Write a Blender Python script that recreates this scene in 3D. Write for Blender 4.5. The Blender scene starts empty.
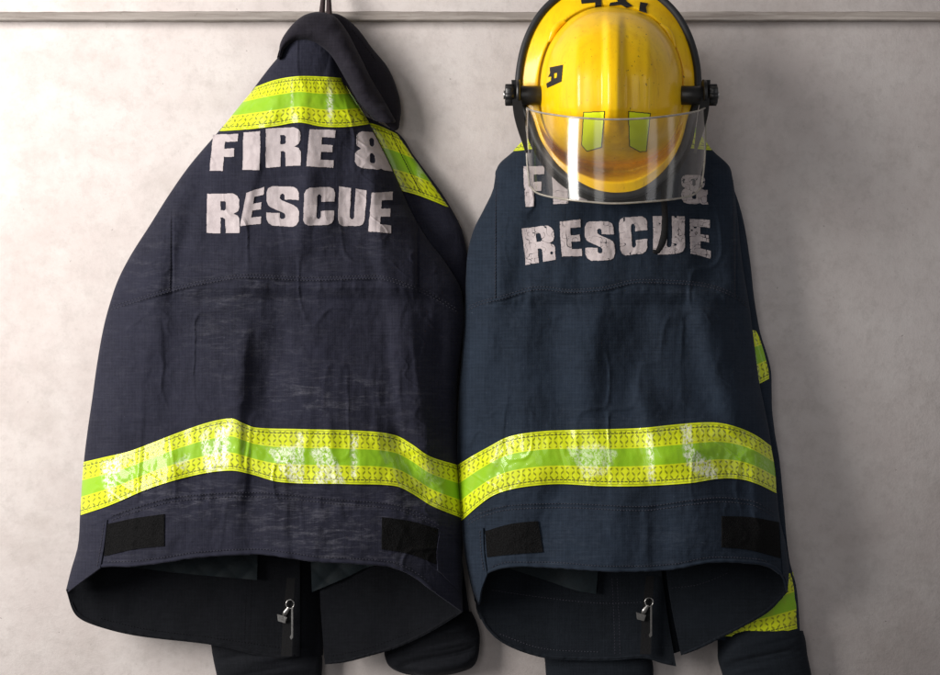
import bpy, math
import numpy as np
C = bpy.context.scene
COL = C.collection
# ------------------------------------------------------------------ camera
D = 3.0            # camera distance from the wall (m)
RD = 0.12          # depth at which 600 photo pixels make one metre
ZC = 1.5
cam_d = bpy.data.cameras.new('camera'); cam = bpy.data.objects.new('camera', cam_d); COL.objects.link(cam)
cam.location = (0, -D, ZC); cam.rotation_euler = (math.pi/2, 0, 0)
cam_d.sensor_width = 36; cam_d.lens = 36*(D-RD)/(940/600.0); cam_d.clip_end = 100
C.camera = cam
# ------------------------------------------------------------------ world and lamps
w = bpy.data.worlds.new('World'); C.world = w; w.use_nodes = True
w.node_tree.nodes['Background'].inputs[0].default_value = (1.0, 0.97, 0.96, 1)
w.node_tree.nodes['Background'].inputs[1].default_value = 0.115
def area(name, loc, target, sx, sy, power, col):
    l = bpy.data.lights.new(name, 'AREA'); l.shape = 'RECTANGLE'; l.size = sx; l.size_y = sy
    l.energy = power; l.color = col
    o = bpy.data.objects.new(name, l); COL.objects.link(o); o.location = loc
    from mathutils import Vector
    o.rotation_euler = (Vector(target)-Vector(loc)).to_track_quat('-Z', 'Y').to_euler()
    return o
area('key_window_light', (-2.9, -2.05, 2.45), (-0.25, 0, 1.5), 1.15, 2.5, 218, (1.0, 0.955, 0.905))
area('strip_window_light', (-0.72, -3.3, 2.2), (0, 0, 1.6), 0.80, 2.4, 15, (1.0, 0.98, 0.96))
area('strip_window_light', (2.5, -1.9, 2.2), (0.1, 0, 1.6), 0.70, 2.2, 8, (0.98, 0.97, 1.0))
area('strip_window_light', (3.1, -0.62, 2.0), (0.3, -0.3, 1.7), 0.45, 1.8, 3, (1.0, 0.97, 0.95))
C.view_settings.view_transform = 'Standard'; C.view_settings.look = 'None'
C.view_settings.exposure = 0; C.view_settings.gamma = 1
C.render.resolution_x = 1024; C.render.resolution_y = 735

# ------------------------------------------------------------------ maths helpers
A = lambda *p: np.array(p, float)
def Wd(px, py, d):
    """photo pixel + distance from the wall -> metres"""
    f = (D-d)/(D-RD)
    return np.stack([(px-470)/600*f, -d+0*px, ZC+(337.5-py)/600*f], -1)
def _h(ix, iy, s):
    n = (ix.astype(np.int64)*374761393 + iy.astype(np.int64)*668265263 + s*974634777) & 0x7fffffff
    n = ((n ^ (n >> 13))*1274126177) & 0x7fffffff
    n = n ^ (n >> 16)
    return (n & 0xffff)/65535.0
def vn(x, y, s=0):
    x = np.asarray(x, float); y = np.asarray(y, float)
    ix = np.floor(x); iy = np.floor(y); fx = x-ix; fy = y-iy
    fx = fx*fx*fx*(fx*(fx*6-15)+10); fy = fy*fy*fy*(fy*(fy*6-15)+10)
    a = _h(ix, iy, s); b = _h(ix+1, iy, s); c = _h(ix, iy+1, s); d = _h(ix+1, iy+1, s)
    return (a*(1-fx)+b*fx)*(1-fy)+(c*(1-fx)+d*fx)*fy
def fbm(x, y, s=0, o=3):
    r = 0; a = .5
    for k in range(o):
        r = r+a*(vn(x*2**k, y*2**k, s+k*17)-.5); a *= .5
    return r
def pch(pts):
    """smooth monotone interpolation through (x, y) points"""
    p = np.array(sorted(pts), float); X, Y = p[:, 0], p[:, 1]
    h = np.diff(X); dl = np.diff(Y)/h; m = np.zeros(len(X)); m[0] = dl[0]; m[-1] = dl[-1]
    for i in range(1, len(X)-1):
        m[i] = 0 if dl[i-1]*dl[i] <= 0 else (h[i-1]+h[i])/(h[i-1]/dl[i]+h[i]/dl[i-1])
    def f(x):
        x = np.clip(np.asarray(x, float), X[0], X[-1]); i = np.clip(np.searchsorted(X, x)-1, 0, len(h)-1)
        t = (x-X[i])/h[i]
        return ((2*t**3-3*t**2+1)*Y[i]+(t**3-2*t**2+t)*h[i]*m[i]+(-2*t**3+3*t**2)*Y[i+1]+(t**3-t**2)*h[i]*m[i+1])
    return f
def crv(pts):
    """chord-length Catmull-Rom curve through 2-D or 3-D points, t in 0..1"""
    p = np.array(pts, float); s = np.r_[0, np.cumsum(np.linalg.norm(np.diff(p, axis=0), axis=1))]; s /= s[-1]
    n = len(p); m = np.zeros_like(p)
    for i in range(n):
        a, b = max(i-1, 0), min(i+1, n-1); m[i] = (p[b]-p[a])/(s[b]-s[a])
    def f(t):
        t = np.clip(np.asarray(t, float), 0, 1); i = np.clip(np.searchsorted(s, t)-1, 0, n-2)
        h = (s[i+1]-s[i]); u = ((t-s[i])/h)[..., None]; h = h[..., None]
        return (2*u**3-3*u**2+1)*p[i]+(u**3-2*u**2+u)*h*m[i]+(-2*u**3+3*u**2)*p[i+1]+(u**3-u**2)*h*m[i+1]
    return f
def coons(top, bot, left, right, ns, nt, edge=0.5):
    a = np.linspace(0, 1, ns); s = (1-edge)*a+edge*(0.5-0.5*np.cos(math.pi*a)); t = np.linspace(0, 1, nt)
    T, B, L, R = crv(top)(s), crv(bot)(s), crv(left)(t), crv(right)(t)
    S, TT = np.meshgrid(s, t); S = S[..., None]; U = TT[..., None]
    P = ((1-U)*T[None]+U*B[None]+(1-S)*L[:, None]+S*R[:, None]
         - (1-S)*(1-U)*T[0]-S*(1-U)*T[-1]-(1-S)*U*B[0]-S*U*B[-1])
    return P[..., 0], P[..., 1], S[..., 0], TT

# ------------------------------------------------------------------ object helpers
def link(name, me, mat, parent=None, smooth=True):
    o = bpy.data.objects.new(name, me); COL.objects.link(o)
    if mat: me.materials.append(mat)
    if smooth: me.polygons.foreach_set('use_smooth', [True]*len(me.polygons))
    if parent:
        o.parent = parent
        if parent.name in PINV: o.matrix_parent_inverse = PINV[parent.name]
    return o
PINV = {}
def mesh(name, V, F, mat, parent=None, uv=None, smooth=True, attr=None):
    me = bpy.data.meshes.new(name)
    V = np.asarray(V, float).reshape(-1, 3); F = np.asarray(F)
    if isinstance(F, np.ndarray) and F.dtype != object and F.ndim == 2:
        n, k = F.shape
        me.vertices.add(len(V)); me.vertices.foreach_set('co', V.ravel())
        me.loops.add(n*k); me.loops.foreach_set('vertex_index', F.ravel().astype(np.int32))
        me.polygons.add(n); me.polygons.foreach_set('loop_start', np.arange(0, n*k, k, dtype=np.int32))
        me.update(calc_edges=True)
    else:
        me.from_pydata([tuple(v) for v in V], [], [tuple(int(i) for i in f) for f in F])
    if uv is not None:
        li = np.zeros(len(me.loops), np.int32); me.loops.foreach_get('vertex_index', li)
        l = me.uv_layers.new(name='UVMap'); l.data.foreach_set('uv', np.asarray(uv, float).reshape(-1, 2)[li].ravel())
    if attr:
        for k, v in attr.items():
            a = me.attributes.new(k, 'FLOAT', 'POINT'); a.data.foreach_set('value', np.asarray(v, float).ravel())
    me.validate()
    return link(name, me, mat, parent, smooth)
def gridfaces(nt, ns, wrap=False):
    I, J = np.meshgrid(np.arange(nt-1), np.arange(ns if wrap else ns-1), indexing='ij')
    a = I*ns+J; b = (I+1)*ns+J; J2 = (J+1) % ns
    return np.stack([a, b, (I+1)*ns+J2, I*ns+J2], -1).reshape(-1, 4)
def solid(o, th, off=-1):
    m = o.modifiers.new('thickness', 'SOLIDIFY'); m.thickness = th; m.offset = off
    e = o.modifiers.new('crisp_edges', 'EDGE_SPLIT'); e.split_angle = math.radians(48); return o
def patch(name, top, bot, left, right, depth, mat, parent, ns=80, nt=40, th=.0015, off=-1, uvs=None, edge=.3, attr=None):
    px, py, s, t = coons(top, bot, left, right, ns, nt, edge)
    d = depth(px, py) if depth.__code__.co_argcount == 2 else depth(px, py, s, t)
    if uvs:   # (length in px along s, rows 0..1)
        uv = np.stack([s*uvs, t], -1)
    else:
        uv = np.stack([px, py], -1)/100
    o = mesh(name, Wd(px, py, d), gridfaces(nt, ns), mat, parent, uv, attr={k: f(px, py) for k, f in (attr or {}).items()})
    if th: solid(o, th, off)
    return o
def tube(name, pts, r, mat, parent, n=60, k=10, metres=False, closed=False, flat=1.0):
    """tube along photo-pixel points (px, py, d); r metres, number or per-point list"""
    P = crv(pts)(np.linspace(0, 1, n))
    if not metres: P = Wd(P[:, 0], P[:, 1], P[:, 2])
    rr = np.interp(np.linspace(0, 1, n), np.linspace(0, 1, len(r)), r) if hasattr(r, '__len__') else np.full(n, r)
    T = np.gradient(P, axis=0)
    if closed: T[0] = T[-1] = (P[1]-P[-2])
    T /= np.linalg.norm(T, axis=1)[:, None]+1e-12
    up = np.array([0, -1, 0.001]); N = np.cross(T, up); N /= np.linalg.norm(N, axis=1)[:, None]+1e-9; B = np.cross(N, T)
    a = np.linspace(0, 2*math.pi, k, endpoint=False)
    V = P[:, None]+rr[:, None, None]*(np.cos(a)[None, :, None]*N[:, None]+flat*np.sin(a)[None, :, None]*B[:, None])
    F = [tuple(f) for f in gridfaces(n, k, True)]
    if not closed: F += [tuple(range(k)), tuple(range((n-1)*k+k-1, (n-1)*k-1, -1))]
    return mesh(name, V, np.array(F, dtype=object), mat, parent)
def thing(name, label, cat, loc, group=None):
    o = bpy.data.objects.new(name, None); COL.objects.link(o); o.location = loc; o.empty_display_size = .05
    o['label'] = label; o['category'] = cat
    if group: o['group'] = group
    from mathutils import Matrix
    PINV[o.name] = Matrix.Translation(loc).inverted()
    return o

# ------------------------------------------------------------------ materials
def M(name):
    m = bpy.data.materials.new(name); m.use_nodes = True; t = m.node_tree; b = t.nodes['Principled BSDF']
    return m, t, b
def nd(t, typ, **kw):
    n = t.nodes.new(typ)
    for k, v in kw.items():
        if hasattr(n, k): setattr(n, k, v)
        else: n.inputs[k].default_value = v
    return n
def mth(t, op, a, b=None, c=None, clamp=False):
    n = t.nodes.new('ShaderNodeMath'); n.operation = op; n.use_clamp = clamp
    for i, v in enumerate((a, b, c)):
        if v is None: continue
        if hasattr(v, 'is_linked'): t.links.new(v, n.inputs[i])
        else: n.inputs[i].default_value = v
    return n.outputs[0]
def mix(t, f, a, b):
    n = t.nodes.new('ShaderNodeMix'); n.data_type = 'RGBA'
    for i, v in ((0, f), (6, a), (7, b)):
        if hasattr(v, 'is_linked'): t.links.new(v, n.inputs[i])
        else: n.inputs[i].default_value = v if i == 0 else (*v, 1)
    return n.outputs[2]
def ramp(t, f, stops):
    n = t.nodes.new('ShaderNodeValToRGB'); t.links.new(f, n.inputs[0]); e = n.color_ramp.elements
    while len(e) < len(stops): e.new(.5)
    for i, (p, c) in enumerate(stops):
        e[i].position = p; e[i].color = (*c, 1) if hasattr(c, '__len__') else (c, c, c, 1)
    return n.outputs[0]
def noise(t, vec, scale, detail=4, rough=.5, dist=0):
    n = nd(t, 'ShaderNodeTexNoise'); n.inputs['Scale'].default_value = scale; n.inputs['Detail'].default_value = detail
    n.inputs['Roughness'].default_value = rough; n.inputs['Distortion'].default_value = dist
    t.links.new(vec, n.inputs['Vector']); return n.outputs['Fac']
def bump(t, b, h, strength, dist, nrm=None):
    n = nd(t, 'ShaderNodeBump'); n.inputs['Strength'].default_value = strength; n.inputs['Distance'].default_value = dist
    t.links.new(h, n.inputs['Height'])
    if nrm is not None: t.links.new(nrm, n.inputs['Normal'])
    if b: t.links.new(n.outputs[0], b.inputs['Normal'])
    return n.outputs[0]
def mapv(t, vec, sc=(1, 1, 1), rot=(0, 0, 0)):
    n = nd(t, 'ShaderNodeMapping'); n.inputs['Scale'].default_value = sc; n.inputs['Rotation'].default_value = rot
    t.links.new(vec, n.inputs[0]); return n.outputs[0]

def fabric(name, base, wearcol, seed, wear_amt=1.0, weave=1.0):
    """woven aramid cloth: ripstop grid, mottling, scuffs where the 'wear' attribute says"""
    m, t, b = M(name); L = t.links
    uv = nd(t, 'ShaderNodeUVMap').outputs[0]
    off = nd(t, 'ShaderNodeMapping'); off.inputs['Location'].default_value = (seed, seed*.7, seed*1.3); L.new(uv, off.inputs[0]); v = off.outputs[0]
    sep = nd(t, 'ShaderNodeSeparateXYZ'); L.new(v, sep.inputs[0]); x, y = sep.outputs[0], sep.outputs[1]
    nz = noise(t, v, 1.1, 5, .6); fine = noise(t, mapv(t, v, (60, 9, 1)), 1.0, 3, .7); fine2 = noise(t, mapv(t, v, (8, 60, 1)), 1.0, 3, .7)
    gx = mth(t, 'LESS_THAN', mth(t, 'FRACT', mth(t, 'MULTIPLY', x, 30)), .24)
    gy = mth(t, 'LESS_THAN', mth(t, 'FRACT', mth(t, 'MULTIPLY', y, 30)), .24)
    g = mth(t, 'MAXIMUM', gx, gy)
    wx = mth(t, 'SINE', mth(t, 'MULTIPLY', x, 420)); wy = mth(t, 'SINE', mth(t, 'MULTIPLY', y, 420))
    thr = mth(t, 'MULTIPLY', mth(t, 'ADD', fine, fine2), .5)
    c1 = mix(t, ramp(t, nz, [(.3, 0), (.7, 1)]), tuple(c*.72 for c in base), tuple(c*1.3 for c in base))
    c2 = mix(t, mth(t, 'MULTIPLY', ramp(t, thr, [(.42, 0), (.66, 1)]), .34*weave), c1, tuple(c*2.2+.006 for c in base))
    c3 = mix(t, mth(t, 'MULTIPLY', g, .22*weave), c2, tuple(c*1.9+.003 for c in base))
    # scuffs
    at = nd(t, 'ShaderNodeAttribute'); at.attribute_name = 'wear_and_light'
    sc1 = noise(t, mapv(t, v, (3, 14, 1), (0, 0, .25)), 1.0, 6, .75, .6)
    sc2 = noise(t, mapv(t, v, (5, 28, 1), (0, 0, -.35)), 1.0, 5, .7, .8)
    sc3 = noise(t, v, 38, 3, .8)
    s1 = ramp(t, sc1, [(.50, 0), (.70, 1)]); s2 = ramp(t, sc2, [(.56, 0), (.72, 1)])
    s = mth(t, 'MULTIPLY', mth(t, 'MAXIMUM', s1, s2), ramp(t, sc3, [(.3, .2), (.65, 1)]))
    base_scuff = mth(t, 'MULTIPLY', mth(t, 'ADD', at.outputs['Fac'], .10), s)
    c4 = mix(t, mth(t, 'MULTIPLY', base_scuff, .55*wear_amt, clamp=True), c3, wearcol)
    # lint specks
    lint = ramp(t, noise(t, mapv(t, v, (22, 22, 1)), 1.0, 1, .5), [(.80, 0), (.84, 1)])
    c5 = mix(t, mth(t, 'MULTIPLY', lint, .35*wear_amt), c4, wearcol)
    L.new(c5, b.inputs['Base Color'])
    b.inputs['Roughness'].default_value = .88; b.inputs['Specular IOR Level'].default_value = .16
    b.inputs['Sheen Weight'].default_value = .05; b.inputs['Sheen Roughness'].default_value = .45
    b.inputs['Sheen Tint'].default_value = (.75, .78, .9, 1)
    h = mth(t, 'ADD', mth(t, 'MULTIPLY', mth(t, 'ADD', wx, wy), .12), mth(t, 'ADD', mth(t, 'MULTIPLY', g, .5), thr))
    n1 = bump(t, None, noise(t, v, 5, 5, .62, .3), .45, .004)
    bump(t, b, h, .35*weave, .0007, n1)
    return m
def plain(name, col, rough=.6, spec=.5, metal=0, nscale=40, bstr=.15, bdist=.0008, var=.25, coat=0):
    m, t, b = M(name)
    tc = nd(t, 'ShaderNodeTexCoord').outputs['Object']; n = noise(t, tc, nscale, 5, .6)
    t.links.new(mix(t, ramp(t, n, [(.3, 0), (.7, 1)]), tuple(c*(1-var) for c in col), tuple(min(1, c*(1+var)) for c in col)), b.inputs['Base Color'])
    b.inputs['Roughness'].default_value = rough; b.inputs['Specular IOR Level'].default_value = spec; b.inputs['Metallic'].default_value = metal
    b.inputs['Coat Weight'].default_value = coat
    bump(t, b, n, bstr, bdist); return m
def hivis(name, seed, dirt=.25, kx=None):
    """reflective trim: uv.x in photo pixels along the tape, uv.y 0..1 across it"""
    m, t, b = M(name); L = t.links
    uv = nd(t, 'ShaderNodeUVMap').outputs[0]; sep = nd(t, 'ShaderNodeSeparateXYZ'); L.new(uv, sep.inputs[0]); u, v = sep.outputs[0], sep.outputs[1]
    c = mth(t, 'ABSOLUTE', mth(t, 'SUBTRACT', v, .5))            # 0 at the centre line, .5 at the edge
    green = mth(t, 'LESS_THAN', c, .155)
    a = mth(t, 'MULTIPLY', u, 1/5.4); bb = mth(t, 'MULTIPLY', v, 54/5.0)
    ar = mth(t, 'ADD', a, mth(t, 'MULTIPLY', bb, 0)); fa = mth(t, 'FRACT', ar); fb = mth(t, 'FRACT', bb)
    par = mth(t, 'MODULO', mth(t, 'ADD', mth(t, 'FLOOR', ar), mth(t, 'FLOOR', bb)), 2.0)
    d1 = mth(t, 'ABSOLUTE', mth(t, 'SUBTRACT', fa, fb)); d2 = mth(t, 'ABSOLUTE', mth(t, 'SUBTRACT', mth(t, 'ADD', fa, fb), 1))
    dd = mth(t, 'ADD', mth(t, 'MULTIPLY', par, d1), mth(t, 'MULTIPLY', mth(t, 'SUBTRACT', 1, par), d2))
    line = mth(t, 'MULTIPLY', ramp(t, dd, [(.17, 1), (.29, 0)]), mth(t, 'LESS_THAN', mth(t, 'ABSOLUTE', mth(t, 'SUBTRACT', fa, .5)), .25))
    inpat = mth(t, 'MULTIPLY', mth(t, 'GREATER_THAN', c, .18), mth(t, 'LESS_THAN', c, .455))
    tv = nd(t, 'ShaderNodeCombineXYZ'); L.new(mth(t, 'MULTIPLY', u, .01), tv.inputs[0]); L.new(mth(t, 'MULTIPLY', v, .54), tv.inputs[1]); tv.inputs[2].default_value = seed
    n1 = noise(t, tv.outputs[0], 4, 5, .6); n2 = noise(t, mapv(t, tv.outputs[0], (1, .7, 1)), 42, 5, .75, .6); n3 = noise(t, tv.outputs[0], 2.2, 2, .5)
    yel = mix(t, n1, (.50, .60, .004), (.68, .74, .009))
    col = mix(t, mth(t, 'MULTIPLY', mth(t, 'MULTIPLY', line, inpat), .85), yel, (.15, .165, .004))
    col = mix(t, green, col, mix(t, n1, (.20, .42, .006), (.27, .49, .010)))
    # stitching: dark thread dashes close to each edge
    st = mth(t, 'MULTIPLY', mth(t, 'LESS_THAN', mth(t, 'ABSOLUTE', mth(t, 'SUBTRACT', c, .42)), .011), mth(t, 'LESS_THAN', mth(t, 'FRACT', mth(t, 'MULTIPLY', u, .25)), .8))
    col = mix(t, mth(t, 'MULTIPLY', st, .85), col, (.03, .03, .01))
    edge = mth(t, 'MULTIPLY', mth(t, 'GREATER_THAN', c, .462), mth(t, 'LESS_THAN', c, .477)); col = mix(t, mth(t, 'MULTIPLY', edge, .6), col, (.10, .11, .01))
    # window glare on the crackled film, painted as pale speckled patches
    at = nd(t, 'ShaderNodeAttribute'); at.attribute_name = 'wear_and_light'
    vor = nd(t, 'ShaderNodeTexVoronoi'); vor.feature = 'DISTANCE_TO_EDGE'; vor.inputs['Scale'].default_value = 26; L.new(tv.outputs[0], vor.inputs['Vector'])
    glare_speckle = mth(t, 'MULTIPLY', ramp(t, n2, [(.44, 0), (.56, 1)]), ramp(t, n3, [(.2, .8), (.5, 1)]))
    lift = mth(t, 'MULTIPLY', at.outputs['Fac'], glare_speckle, clamp=True)
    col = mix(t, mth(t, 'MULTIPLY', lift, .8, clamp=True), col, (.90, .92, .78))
    dn = ramp(t, n1, [(.5, 0), (.75, dirt)]); col = mix(t, dn, col, (.35, .33, .03))
    L.new(col, b.inputs['Base Color'])
    b.inputs['Roughness'].default_value = .5; b.inputs['Specular IOR Level'].default_value = .3; b.inputs['Coat Weight'].default_value = .3; b.inputs['Coat Roughness'].default_value = .08
    hh = mth(t, 'ADD', mth(t, 'MULTIPLY', n1, .6), mth(t, 'ADD', mth(t, 'MULTIPLY', mth(t, 'MULTIPLY', line, inpat), -.10), mth(t, 'MULTIPLY', st, -.25)))
    bn = bump(t, b, hh, .5, .0025); cb = nd(t, 'ShaderNodeBump'); cb.inputs['Strength'].default_value = .4; cb.inputs['Distance'].default_value = .002
    L.new(n1, cb.inputs['Height']); L.new(cb.outputs[0], b.inputs['Coat Normal'])
    return m
def ink(name, crack):
    m, t, b = M(name); L = t.links
    tc = nd(t, 'ShaderNodeTexCoord').outputs['Object']
    n = noise(t, tc, 60, 5, .7); f = noise(t, mapv(t, tc, (900, 900, 160)), 1, 2, .5)
    c = mix(t, ramp(t, n, [(.3, 0), (.7, 1)]), (.36, .315, .325), (.47, .42, .43))
    c = mix(t, mth(t, 'MULTIPLY', ramp(t, f, [(.45, 0), (.7, 1)]), .35), c, (.36, .31, .33))
    L.new(c, b.inputs['Base Color']); b.inputs['Roughness'].default_value = .75; b.inputs['Specular IOR Level'].default_value = .3
    bump(t, b, f, .3, .0005); return m
m_cloth_l = fabric('dark_charcoal_cloth', (.0112, .0118, .0212), (.16, .16, .19), 0.0, 1.0)
m_cloth_r = fabric('navy_cloth', (.0084, .0138, .0238), (.12, .14, .18), 7.3, .45)
m_collar = fabric('collar_cloth', (.0100, .0088, .0135), (.12, .10, .11), 3.1, .4)
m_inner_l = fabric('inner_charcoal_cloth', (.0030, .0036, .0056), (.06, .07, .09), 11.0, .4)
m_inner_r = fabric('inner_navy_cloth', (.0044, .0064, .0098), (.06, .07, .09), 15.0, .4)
m_lining = plain('quilted_teal_lining', (.006, .012, .016), .7, .3, 0, 60, .4, .002)
m_velcro = plain('black_hook_tape', (.0058, .0058, .0062), .95, .1, 0, 420, 1.0, .003, .6)
m_thread = plain('dark_thread', (.028, .028, .040), .8, .3, 0, 200)
m_thread_d = plain('black_thread', (.004, .004, .006), .9, .2, 0, 200)
m_ink_l = ink('pale_print', 0); m_ink_r = ink('cracked_pale_print', 1)
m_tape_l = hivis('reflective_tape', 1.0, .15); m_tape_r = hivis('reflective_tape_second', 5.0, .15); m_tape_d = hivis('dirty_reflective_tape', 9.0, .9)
m_metal = plain('zip_metal', (.42, .41, .40), .3, .5, 1, 200)
m_black = plain('black_plastic', (.012, .012, .013), .38, .5, 0, 150, .1)
m_rubber = plain('black_rubber_trim', (.014, .015, .018), .55, .4, 0, 120, .2)
m_strap = plain('black_webbing', (.007, .007, .008), .85, .2, 0, 300, .6, .001)
m_mark = plain('black_sticker', (.012, .011, .01), .5, .4, 0, 100)
m_loop = plain('dark_loop_webbing', (.035, .024, .026), .8, .2, 0, 300, .6, .001)
m_sticker = hivis('lime_sticker', 2.0, .1)
_t = m_sticker.node_tree; _b = _t.nodes['Principled BSDF']
for l in list(_b.inputs['Base Color'].links): _t.links.remove(l)
_b.inputs['Base Color'].default_value = (.74, .88, .01, 1)
# helmet shell
def shell_mat():
    m, t, b = M('yellow_shell_paint'); L = t.links
    tc = nd(t, 'ShaderNodeTexCoord').outputs['Object']
    n = noise(t, tc, 14, 5, .6); n2 = noise(t, mapv(t, tc, (60, 60, 8)), 1, 5, .7); sp = noise(t, tc, 170, 2, .5); n4 = noise(t, tc, 5, 3, .5)
    c = mix(t, ramp(t, n, [(.3, 0), (.7, 1)]), (.86, .49, .003), (.92, .585, .006))
    c = mix(t, mth(t, 'MULTIPLY', ramp(t, n2, [(.5, 0), (.72, 1)]), .38), c, (.58, .26, .006))
    c = mix(t, mth(t, 'MULTIPLY', ramp(t, sp, [(.70, 0), (.74, 1)]), mth(t, 'MULTIPLY', ramp(t, n4, [(.4, 0), (.6, 1)]), .85)), c, (.12, .06, .01))
    for rot, k in ((.5, 11), (-.8, 17)):
        sn = noise(t, mapv(t, tc, (170, 170, k), (0, rot, 0)), 1, 2, .5, .4)
        c = mix(t, mth(t, 'MULTIPLY', mth(t, 'MULTIPLY', ramp(t, sn, [(.66, 0), (.70, 1)]), ramp(t, n, [(.42, 0), (.6, 1)])), .4), c, (.42, .22, .02))
    at = nd(t, 'ShaderNodeAttribute'); at.attribute_name = 'wear_and_light'
    c = mix(t, mth(t, 'MULTIPLY', mth(t, 'MULTIPLY', at.outputs['Fac'], ramp(t, n2, [(.3, .2), (.6, 1)])), .6), c, (.20, .10, .015))
    L.new(c, b.inputs['Base Color']); b.inputs['Roughness'].default_value = .36; b.inputs['Specular IOR Level'].default_value = .22; b.inputs['Coat Weight'].default_value = .45; b.inputs['Coat IOR'].default_value = 1.38
    L.new(ramp(t, n, [(.3, .07), (.7, .15)]), b.inputs['Coat Roughness'])
    bump(t, b, n, .12, .004); return m
m_shell = shell_mat()
def visor_mat():
    m = bpy.data.materials.new('clear_visor'); m.use_nodes = True; t = m.node_tree; L = t.links
    for n in list(t.nodes): t.nodes.remove(n)
    out = nd(t, 'ShaderNodeOutputMaterial'); tr = nd(t, 'ShaderNodeBsdfTransparent'); gl = nd(t, 'ShaderNodeBsdfGlossy'); df = nd(t, 'ShaderNodeBsdfTranslucent')
    tr.inputs[0].default_value = (.94, .93, .91, 1); gl.inputs['Roughness'].default_value = .13; gl.inputs[0].default_value = (1, 1, 1, 1)
    d2 = nd(t, 'ShaderNodeBsdfDiffuse'); d2.inputs[0].default_value = (.75, .74, .72, 1)
    tc = nd(t, 'ShaderNodeTexCoord').outputs['Object']
    hz = noise(t, mapv(t, tc, (14, 14, 5)), 1, 5, .7)
    fr = nd(t, 'ShaderNodeFresnel'); fr.inputs['IOR'].default_value = 1.62
    m1 = nd(t, 'ShaderNodeMixShader'); L.new(ramp(t, hz, [(.35, .004), (.8, .045)]), m1.inputs[0]); L.new(tr.outputs[0], m1.inputs[1]); L.new(d2.outputs[0], m1.inputs[2])
    m2 = nd(t, 'ShaderNodeMixShader'); L.new(fr.outputs[0], m2.inputs[0]); L.new(m1.outputs[0], m2.inputs[1]); L.new(gl.outputs[0], m2.inputs[2])
    L.new(m2.outputs[0], out.inputs[0]); return m
m_visor = visor_mat()
m_vedge = plain('visor_edge', (.50, .47, .42), .25, .6, 0, 80, .1); m_vedge.node_tree.nodes['Principled BSDF'].inputs['Transmission Weight'].default_value = .5
def wall_mat():
    m, t, b = M('aged_concrete'); L = t.links
    tc = nd(t, 'ShaderNodeTexCoord').outputs['Object']
    big = noise(t, tc, 1.7, 3, .5); mid = noise(t, tc, 8, 7, .72); fin = noise(t, tc, 75, 5, .75); sp = noise(t, tc, 28, 6, .8); bl = noise(t, mapv(t, tc, (1, 1, 1.5)), 5, 7, .66)
    c = mix(t, ramp(t, big, [(.3, 0), (.7, 1)]), (.50, .445, .43), (.60, .555, .545))
    c = mix(t, mth(t, 'MULTIPLY', ramp(t, mid, [(.42, 0), (.62, 1)]), .38), c, (.67, .64, .625))
    c = mix(t, mth(t, 'MULTIPLY', ramp(t, bl, [(.52, 0), (.70, 1)]), .42), c, (.39, .345, .32))
    c = mix(t, mth(t, 'MULTIPLY', ramp(t, sp, [(.48, 0), (.66, 1)]), .45), c, (.41, .375, .36))
    c = mix(t, mth(t, 'MULTIPLY', ramp(t, fin, [(.55, 0), (.75, 1)]), .30), c, (.36, .315, .30))
    pit = ramp(t, noise(t, tc, 110, 2, .5), [(.73, 0), (.77, 1)])
    c = mix(t, mth(t, 'MULTIPLY', pit, .45), c, (.20, .17, .16))
    L.new(c, b.inputs['Base Color']); b.inputs['Roughness'].default_value = .9; b.inputs['Specular IOR Level'].default_value = .3
    bump(t, b, mth(t, 'ADD', mth(t, 'MULTIPLY', mid, .35), mth(t, 'ADD', mth(t, 'MULTIPLY', sp, .25), mth(t, 'ADD', mth(t, 'MULTIPLY', fin, .15), mth(t, 'MULTIPLY', pit, -.2)))), .4, .006); return m
m_wall = wall_mat()
def rail_mat():
    m, t, b = M('weathered_rail'); L = t.links
    tc = nd(t, 'ShaderNodeTexCoord').outputs['Object']
    n = noise(t, mapv(t, tc, (6, 1, 90)), 1, 6, .7, .5); f = noise(t, tc, 70, 4, .7)
    c = mix(t, ramp(t, n, [(.35, 0), (.65, 1)]), (.22, .19, .172), (.38, .345, .32)); c = mix(t, mth(t, 'MULTIPLY', ramp(t, f, [(.6, 0), (.8, 1)]), .5), c, (.15, .12, .10))
    L.new(c, b.inputs['Base Color']); b.inputs['Roughness'].default_value = .85; bump(t, b, n, .5, .004); return m
m_rail = rail_mat()

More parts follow.
